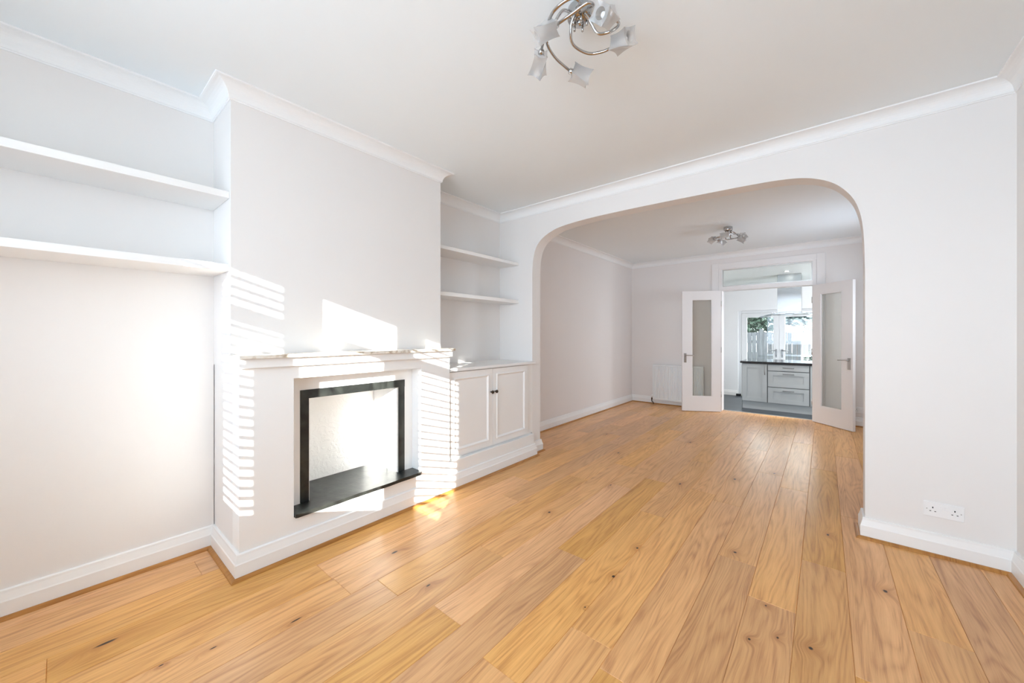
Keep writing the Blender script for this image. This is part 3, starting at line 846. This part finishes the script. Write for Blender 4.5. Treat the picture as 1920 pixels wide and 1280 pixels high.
def leaf_door(name, hinge, free, width, flip, label):
    """local frame: x from the hinge to the free edge, y towards the wall side, z up"""
    ang = math.atan2(free[1] - hinge[1], free[0] - hinge[0])
    t = bpy.data.objects.new(name, None); C.objects.link(t); struct(t)
    t.location = (hinge[0], hinge[1], 0.008); t.rotation_euler = (0, 0, ang)
    H = 2.045; th = 0.040; s = flip
    ya, yb = (0, th * s) if s > 0 else (th * s, 0)
    g0, g1, gz0, gz1 = 0.140, width - 0.155, 0.247, 1.905
    d = MB()
    for a, b, c, e in holed(0, width, 0, H, [(g0, g1, gz0, gz1)]): d.box(a, b, ya, yb, c, e)
    # glazing beads
    for yy in (ya + .004, yb - .012):
        for a, b, c, e in holed(g0, g1, gz0, gz1, [(g0 + .012, g1 - .012, gz0 + .012, gz1 - .012)]): d.box(a, b, yy, yy + .008, c, e)
    d.build('leaf', M['door'], t)
    MB().box(g0 + .002, g1 - .002, (ya + yb) / 2 - .003, (ya + yb) / 2 + .003, gz0 + .002, gz1 - .002).build('pane', M['doorglass'], t)
    for side in (-1, 1):
        yf_ = ya if side < 0 else yb
        hx = width - 0.048
        hb = MB()
        y_a, y_b = sorted((yf_, yf_ + side * 0.007))
        hb.box(hx - .021, hx + .021, y_a, y_b, 0.825, 0.985, 0.0025)
        hb.tube([(hx, yf_ + side * .005, 0.952), (hx, yf_ + side * .042, 0.952)], 0.010)
        hb.tube([(hx + .006, yf_ + side * .043, 0.952), (hx - .06, yf_ + side * .045, 0.953), (hx - .125, yf_ + side * .043, 0.948)], 0.0085, flat=0.8)
        hb.build('handle', M['handle'], t)
    hg = MB()
    for z in (0.25, 1.0, 1.78): hg.tube([(-.004, ya if s > 0 else yb, z), (-.004, ya if s > 0 else yb, z + .09)], 0.006)
    hg.build('hinge', M['handle'], t)
    return t
leaf_door('door_2', (-1.337, 7.143), (-1.876, 6.842), 0.617, -1, '')
leaf_door('door_3', (-0.136, 7.250), (0.288, 6.803), 0.630, 1, '')

# ================================================================= CEILING LIGHTS
LC = Vector((-0.806, 1.425, ZC))
ARMS = {
 'A': [(-.812, 1.392), (-.831, 1.398), (-.848, 1.425), (-.848, 1.476), (-.817, 1.533), (-.763, 1.555), (-.715, 1.555)],
 'B': [(-.775, 1.410), (-.762, 1.438), (-.743, 1.465), (-.710, 1.483), (-.673, 1.481), (-.647, 1.464), (-.643, 1.438), (-.653, 1.416)],
 'C': [(-.815, 1.375), (-.822, 1.315), (-.852, 1.302), (-.887, 1.314), (-.920, 1.342), (-.940, 1.388), (-.948, 1.456), (-.943, 1.518), (-.938, 1.565)],
 'D': [(-.790, 1.395), (-.735, 1.370), (-.690, 1.325), (-.700, 1.296), (-.760, 1.294), (-.838, 1.297)],
 'E': [(-.800, 1.385), (-.765, 1.335), (-.727, 1.285), (-.735, 1.252), (-.764, 1.240), (-.800, 1.240), (-.835, 1.251), (-.890, 1.291), (-.936, 1.338), (-.968, 1.372)]}
SH = {'A': ((-.715, 1.555), (-.585, 1.515), -.16), 'B': ((-.653, 1.416), (-.662, 1.320), -.35), 'C': ((-.938, 1.565), (-.870, 1.640), -.30),
      'D': ((-.838, 1.297), (-.920, 1.240), -.55), 'E': ((-.968, 1.372), (-1.045, 1.440), -.55)}
def shade_mesh():
    b = bmesh.new(); seg = 40; L = 0.078; rings = []
    def ring(z, hw, tw, p, circ=0.0):
        r = []
        for i in range(seg):
            a = 2 * math.pi * i / seg
            sq = 1 / max(abs(math.cos(a)), abs(math.sin(a)))
            rr = hw * ((1 - circ) * sq ** p + circ)
            r.append(b.verts.new((rr * math.cos(a + tw), rr * math.sin(a + tw), z)))
        return r
    for k in range(11):
        t = k / 10
        hw = 0.032 * (1 - 0.15 * math.sin(math.pi * t)) * (0.92 + .12 * t)
        zz = L * t
        rg = ring(zz, hw, R(30) * (t - .5), 1.05)
        for i, v in enumerate(rg):     # rim points lift at the corners
            a = 2 * math.pi * i / seg
            c = (1 / max(abs(math.cos(a)), abs(math.sin(a))) - 1) / 0.4142
            v.co.z += (0.009 * (t - .5) * 2) * c * (1 if t > .5 else 1)
        rings.append(rg)
    inner = [ring(L * q, 0.021 if q > .25 else 0.016, 0, 1, 1.0) for q in (1.0, 0.75, 0.5, 0.2)]
    allr = rings + inner
    for A, B in zip(allr, allr[1:]):
        for i in range(seg):
            j = (i + 1) % seg; f = b.faces.new((A[i], A[j], B[j], B[i])); f.smooth = False
    b.faces.new(list(reversed(rings[0]))); b.faces.new(inner[-1])
    me = bpy.data.meshes.new('shade'); b.to_mesh(me); b.free(); me.materials.append(M['shade'])
    return me
SHM = shade_mesh()
bulb_mb = MB().lathe([(0.006, 0), (0.006, 0.012), (0.011, 0.022), (0.013, 0.032), (0.010, 0.042), (0.002, 0.048)], 16)
BLM = bpy.data.meshes.new('bulb'); bulb_mb.bm.to_mesh(BLM); bulb_mb.bm.free(); BLM.materials.append(M['bulb'])
hold_mb = MB().lathe([(0.008, -0.016), (0.0125, -0.012), (0.0135, 0.0), (0.0135, 0.006), (0.011, 0.010)], 20)
HDM = bpy.data.meshes.new('lamp_holder'); hold_mb.bm.to_mesh(HDM); hold_mb.bm.free(); HDM.materials.append(M['chrome'])

cl = thing('ceiling_light', 'chrome swirl ceiling light with five frosted glass shades, near the camera', 'ceiling light', LC, 'swirl ceiling lights')
cl['label'] = 'large near chrome ceiling light with swirled arms and frosted glass shades'
MB().lathe([(0.050, 0), (0.052, -0.004), (0.052, -0.040), (0.049, -0.046), (0.010, -0.047)], 40).build('ceiling_rose', M['chrome'], cl)
for key in 'ABCDE':
    ap = ARMS[key]; n = len(ap)
    P = []
    for i, (x, y) in enumerate(ap):
        t = i / (n - 1)
        z = -0.045 if i == 0 else (-0.072 if i == 1 else -0.120 + 0.012 * math.cos(t * 3))
        P.append((x - LC.x, y - LC.y, z))
    MB().tube(P, 0.0062, 12).build('arm', M['chrome'], cl)
    (hx, hy), (ex, ey), dz = SH[key]
    q = Vector((ex - hx, ey - hy, 0)); q.normalize(); q.z = dz; q.normalize()
    base = Vector(P[-1])
    rot = q.to_track_quat('Z', 'Y').to_matrix().to_4x4()
    hd = new_obj('lamp_holder', HDM, None, cl); hd.matrix_local = Matrix.Translation(base + q * 0.010) @ rot
    sh = new_obj('shade', SHM, None, cl); sh.matrix_local = Matrix.Translation(base + q * 0.016) @ rot @ Matrix.Rotation(R({'A': 12, 'B': 30, 'C': 8, 'D': 40, 'E': 20}[key]), 4, 'Z')
    bl = new_obj('bulb', BLM, None, sh); bl.location = (0, 0, 0.0165)
    # finial post between the arms
fin = MB()
for k in range(5):
    a = 2 * math.pi * k / 5 + .4
    fin.tube([(0.030 * math.cos(a), 0.030 * math.sin(a), -0.045), (0.030 * math.cos(a), 0.030 * math.sin(a), -0.078)], 0.005)
fin.lathe([(0.012, -0.046), (0.012, -0.066), (0.005, -0.072)], 18)
fin.build('centre_boss', M['chrome'], cl)

def dup(root, loc, rz, label, group=None):
    r = root.copy(); C.objects.link(r); r.location = loc; r.rotation_euler = (0, 0, rz); r['label'] = label
    if group: r['group'] = group
    for ch in list(root.children):
        c = ch.copy(); C.objects.link(c); c.parent = r
        for g in ch.children:
            d = g.copy(); C.objects.link(d); d.parent = c
    return r
dup(cl, (-0.955, 5.53, ZC), R(150), 'small-looking distant chrome ceiling light with frosted shades, seen through the arch', 'swirl ceiling lights')

# ================================================================= KITCHEN
IY = 8.60
M['unit_gap_shade'] = paint('grey_carcass_gap_shade', (0.16, 0.17, 0.17), 0.5, 0.0, 30)  # carcass colour darkened so the gaps between fronts look shaded
isl = thing('kitchen_island', 'grey painted kitchen base unit with one cupboard door and three drawers', 'cabinet', (-0.7, IY, ZK))
def kfix(o, p=None): return fix(o)
kb = MB(); kb.box(-1.245, 0.56, IY + .021, IY + .60, ZK + .145, 0.758)
o = kfix(kb.build('body', M['unit_gap_shade'], isl)); o['label'] = 'carcass behind the fronts, darkened to paint shade into the gaps'
kfix(MB().box(-1.2465, -1.2452, IY + .021, IY + .60, ZK, 0.758).build('end_panel', M['unit'], isl))
kfix(MB().box(-1.240, 0.55, IY + .035, IY + .56, ZK, ZK + .1445).build('plinth', M['unit'], isl))
def shaker(x0, x1, z0, z1, name, rail=0.075):
    d = MB()
    if z1 - z0 > 0.22:
        for a, b, c, e in holed(x0, x1, z0, z1, [(x0 + rail, x1 - rail, z0 + rail * .95, z1 - rail * .95)]): d.box(a, b, IY, IY + .020, c, e)
        d.box(x0 + rail, x1 - rail, IY + .012, IY + .020, z0 + rail * .9, z1 - rail * .9)
    else:
        d.box(x0, x1, IY, IY + .020, z0, z1, 0.002)
    return kfix(d.build(name, M['unit'], isl))
def bow_handle(par, x, z, horiz=True, L=0.16):
    h = MB(); pts_ = [(-L / 2, 0), (-L / 2 + .012, -.018), (0, -.030), (L / 2 - .012, -.018), (L / 2, 0)]
    P = [((x + a, IY + b, z) if horiz else (x, IY + b, z + a)) for a, b in pts_]
    h.tube(P, 0.0065)
    o = h.build('handle', M['handle_dark'], par)
    return o
d = shaker(-1.238, -0.834, 0.022, 0.744, 'door'); bow_handle(d, -0.870, 0.630, False)
d = shaker(-0.818, -0.204, 0.632, 0.744, 'drawer'); bow_handle(d, -0.505, 0.692)
d = shaker(-0.818, -0.204, 0.328, 0.618, 'drawer'); bow_handle(d, -0.505, 0.575)
d = shaker(-0.818, -0.204, 0.022, 0.314, 'drawer'); bow_handle(d, -0.505, 0.262)
d = shaker(-0.187, 0.42, 0.022, 0.744, 'door')
tag(MB().box(-1.273, 0.60, IY - .030, IY + 1.0, 0.7585, 0.795, 0.004).build('worktop', M['granite']), 'black polished granite worktop lying on the grey kitchen unit', 'worktop')
# rear unit of the island under the same worktop
rear = MB(); rear.box(-1.235, 0.56, IY + .602, IY + .98, ZK, 0.758)
kfix(rear.build('back_panel', M['unit'], isl))

# extractor hood
HX, HY = -0.516, 9.0
hood = thing('extractor_hood', 'stainless steel chimney extractor with curved glass canopy hanging over the worktop', 'extractor hood', (HX, HY + .15, 1.70))
kfix(MB().box(HX - .188, HX + .188, HY, HY + .30, 1.742, ZKC - .0005, 0.003).build('chimney', M['steel'], hood))
def arcz(x): return 1.742 - 0.085 * (x / 0.475) ** 2
cp = MB()
top = [(HX + x, arcz(x)) for x in [(-0.30 + .6 * k / 16) for k in range(17)]]
bot = [(HX + x, min(arcz(x) - .004, 1.700 + 0.0 * x)) for x in [(0.30 - .6 * k / 16) for k in range(17)]]
bot = [(x, arcz(0) - 0.042 + 0.012 * (abs(x - HX) / .3)) for x, _ in bot]
cp.prism(top + bot, 'y', HY - .07, HY + .36)
kfix(cp.build('canopy', M['steel'], hood))
gp = MB()
top = [(HX - .475 + .95 * k / 28, arcz(-.475 + .95 * k / 28) + .006) for k in range(29)]
bot = [(x, z - .006) for x, z in reversed(top)]
gp.prism(top + bot, 'y', HY - .12, HY + .42)
o = kfix(gp.build('glass_canopy', M['hoodglass'], hood)); o['label'] = 'curved clear glass visor'
bt = MB()
for k in range(5): bt.box(HX - .05 + .028 * k, HX - .036 + .028 * k, HY - .074, HY - .069, 1.712, 1.726)
kfix(bt.build('control_buttons', M['black'], hood))
kfix(MB().lathe([(0.035, 0), (0.035, -.006), (.03, -.008)], 20, Matrix.Translation((HX - .16, HY + .05, 1.7015))).build('hood_lamp', M['chrome'], hood))

# recessed downlight
dl = thing('downlight', 'small round glowing recessed spotlight in the kitchen ceiling above the hood', 'downlight', (-0.529, 8.572, ZKC))
MB().lathe([(0.042, -0.0002), (0.042, -.004), (.030, -.006)], 28).build('bezel', M['steel'], dl)
MB().lathe([(0.029, -.0062), (0.029, -.008), (.01, -.010)], 24).build('lamp', M['lamp'], dl)
for bx_, by_ in ((0.75, 7.75), (-2.25, 7.75), (0.9, 9.3)):  # extra unseen spots added to brighten the unit fronts, no fittings
    l2 = bpy.data.lights.new('downlight_and_fill_beam', 'SPOT'); l2.energy = 95; l2.spot_size = R(120); l2.spot_blend = .7; l2.shadow_soft_size = .04; l2.color = (1, .97, .93)
    o2 = bpy.data.objects.new('downlight_and_fill_beam', l2); C.objects.link(o2); o2.location = (bx_, by_, ZKC - .02)
ld = bpy.data.lights.new('downlight_and_fill_beam', 'SPOT'); ld.energy = 30; ld.spot_size = R(100); ld.spot_blend = .6; ld.shadow_soft_size = .03; ld.color = (1, .96, .9)
lo = bpy.data.objects.new('downlight_and_fill_beam', ld); C.objects.link(lo); lo.location = (-0.529, 8.572, ZKC - .02); lo.parent = None

# patio doors
pd = bpy.data.objects.new('door_4', None); C.objects.link(pd); struct(pd)
fy0, fy1 = YK + .10, YK + .17
f = MB()
for a, b, c, d in holed(PX0, PX1, ZK, PZ1, [(PX0 + .06, PX1 - .06, ZK + .05, PZ1 - .06)]): f.box(a, b, fy0, fy1, c, d, 0.003)
f.build('door_frame', M['upvc'], pd)
def pleaf(x0, x1, hside):
    z0, z1 = ZK + .055, PZ1 - .065
    st = 0.105
    d = MB()
    for a, b, c, e in holed(x0, x1, z0, z1, [(x0 + st, x1 - st, z0 + .16, z1 - .10)]): d.box(a, b, fy0 - .012, fy1 - .014, c, e, 0.003)
    lf = d.build('patio_leaf', M['upvc'], pd)
    MB().box(x0 + st - .004, x1 - st + .004, fy0 + .02, fy0 + .026, z0 + .155, z1 - .095).build('pane', M['glass'], pd)
    hx = x1 - st * .5 if hside > 0 else x0 + st * .5
    h = MB(); h.box(hx - .016, hx + .016, fy0 - .022, fy0 - .0125, 0.80, 0.985, 0.003)
    h.tube([(hx, fy0 - .02, 0.955), (hx, fy0 - .055, 0.955)], 0.009)
    h.tube([(hx, fy0 - .055, 0.955), (hx - hside * .06, fy0 - .058, 0.956), (hx - hside * .13, fy0 - .055, 0.948)], 0.0085)
    h.build('handle', M['handle_dark'], lf)
    MB().lathe([(0.008, 0), (0.008, .003)], 14, Matrix.Translation((hx, fy0 - .0215, 0.845)) @ Matrix.Rotation(R(90), 4, 'X')).build('lock', M['hole'], lf)
midx = -0.778
pleaf(PX0 + .062, midx - .002, 1)
pleaf(midx + .002, PX1 - .062, -1)
tag(MB().box(-1.60, -1.50, YK - .075, YK - .028, ZK, ZK + .05, 0.004).build('door_stop', M['black']), 'small black block on the dark tiles by the patio door frame', 'door stop')
# unseen side window made up to let more light into the kitchen
w2 = bpy.data.objects.new('window_added_side', None); C.objects.link(w2); struct(w2)
f = MB()
for a, b, c, d in holed(8.2, 9.8, 0.95, 2.05, [(8.26, 8.97, 1.01, 1.99), (9.03, 9.74, 1.01, 1.99)]): f.box(XKR + .02, XKR + .07, a, b, c, d)
f.build('window_frame', M['upvc'], w2)
MB().box(XKR + .04, XKR + .045, 8.25, 9.75, 1.0, 2.0).build('pane', M['glass'], w2)

w3 = bpy.data.objects.new('window_added_dining', None); C.objects.link(w3); struct(w3)  # unseen window made up to brighten the far room
f = MB()
for a, b, c, d in holed(5.45, 6.25, 1.2, 2.1, [(5.51, 6.19, 1.26, 2.04)]): f.box(XR + .04, XR + .10, a, b, c, d)
f.build('window_frame', M['upvc'], w3)
MB().box(XR + .065, XR + .07, 5.50, 6.20, 1.25, 2.05).build('pane', M['glass'], w3)

# ================================================================= GARDEN
GZ = -0.40
g = MB().box(-40, 40, -30, 45, GZ - .1, GZ).build('ground', M['lawn']); struct(g)
def fence_panel(x0, yb, label):
    rr = random.Random(int(x0 * 10) + 5)
    t = thing('fence_panel', label, 'fence', (x0, yb, GZ), 'garden fence panels')
    b = MB(); x = 0.0
    while x < 1.78:
        wd = 0.125; zt = 1.80 + rr.uniform(-.012, .012)
        b.box(x, x + wd - .006, rr.uniform(-.004, .004), .018, 0.03, zt); x += wd * .985
    b.build('boards', M['fence'], t)
    for z in (.3, 1.45): MB().box(0, 1.8, .02, .05, z, z + .09).build('rail', M['fence'], t)
    MB().box(1.80, 1.895, -.02, .075, 0, 1.9, .004).build('post', M['fence'], t)
    return t
FY = 14.2
names = ['weathered grey timber fence panel left of the post, behind the left patio door pane', 'weathered grey timber fence panel right of the post, running behind both patio door panes',
         'weathered grey timber fence panel farthest right, beyond the right patio door pane']
for x0, lb in zip((-3.38, -1.48, 0.42), names): fence_panel(x0, FY, lb)

def leafy(name, label, cat, c, rad, n, size, m, seed, stem=None, flat=1.0, group=None):
    rr = random.Random(seed)
    t = thing(name, label, cat, (c[0], c[1], GZ), group)
    b = bmesh.new()
    for _ in range(n):
        while True:
            v = Vector((rr.uniform(-1, 1), rr.uniform(-1, 1), rr.uniform(-1, 1)))
            if 0.25 < v.length < 1: break
        nz = noise.noise(v * 2.2 + Vector((seed, 0, 0)))
        v *= (0.85 + .45 * nz)
        p = Vector((v.x * rad[0], v.y * rad[1], v.z * rad[2] + c[2] - GZ))
        if p.z < 0.02: p.z = 0.02 + rr.random() * .1
        d = Vector((rr.gauss(0, 1), rr.gauss(0, 1), rr.gauss(0, .7) * flat)).normalized()
        u = d.cross(Vector((rr.gauss(0, 1), rr.gauss(0, 1), rr.gauss(0, 1)))).normalized()
        s = size * rr.uniform(.6, 1.3)
        a = b.verts.new(p - d * s); e = b.verts.new(p + u * s * .45 + Vector((0, 0, .12 * s))); f_ = b.verts.new(p + d * s); h = b.verts.new(p - u * s * .45 + Vector((0, 0, .12 * s)))
        b.faces.new((a, e, f_)); b.faces.new((a, f_, h))
    me = bpy.data.meshes.new('foliage'); b.to_mesh(me); b.free()
    new_obj('foliage', me, m, t)
    if stem:
        MB().tube([(0, 0, 0), (.05, .02, (c[2] - GZ) * .5), (0, 0, c[2] - GZ)], stem, 8).build('trunk', M['bark'], t)
    return t
leafy('bush', 'dense green bush rising over the fence behind the left patio door pane', 'bush', (-1.98, FY + .7, 1.75), (.95, .5, .62), 1700, .085, M['leaf'], 3, .06)
leafy('climber', 'narrow green climbing plant on the fence at the left edge of the patio glass', 'plant', (-2.22, FY - .22, .95), (.10, .12, .75), 200, .06, M['leaf'], 5, .02)
leafy('conifer', 'blue green feathery tree top behind the right patio door pane', 'tree', (-.80, FY + 3.2, 1.90), (.75, .5, .30), 900, .09, M['leaf_blue'], 7, .09, .25)
leafy('shrub', 'pale airy shrub behind the fence, right of the patio door stiles', 'bush', (-.15, FY + 1.0, 1.45), (.55, .30, .28), 600, .05, M['leaf_pale'], 9, .04, .4)
leafy('shrub', 'low pale hedge in front of the fence behind the right patio door pane', 'bush', (-.05, FY - 1.2, .15), (.85, .35, .72), 2000, .05, M['leaf_pale'], 12)

# sky portals at the openings, made-up windows included
portal('window_portal', ((WX0 + WX1) / 2, YF0 - 0.2, (WZ0 + WZ1) / 2), (R(90), 0, 0), WX1 - WX0, WZ1 - WZ0)
portal('patio_portal', ((PX0 + PX1) / 2, YK + .25, (ZK + PZ1) / 2), (R(90), 0, R(180)), PX1 - PX0, PZ1 - ZK)
portal('dining_portal', (XR + .11, 5.85, 1.65), (R(90), 0, R(90)), 0.8, 0.9)
portal('side_portal', (XKR + .09, 9.0, 1.5), (R(90), 0, R(90)), 1.6, 1.1)
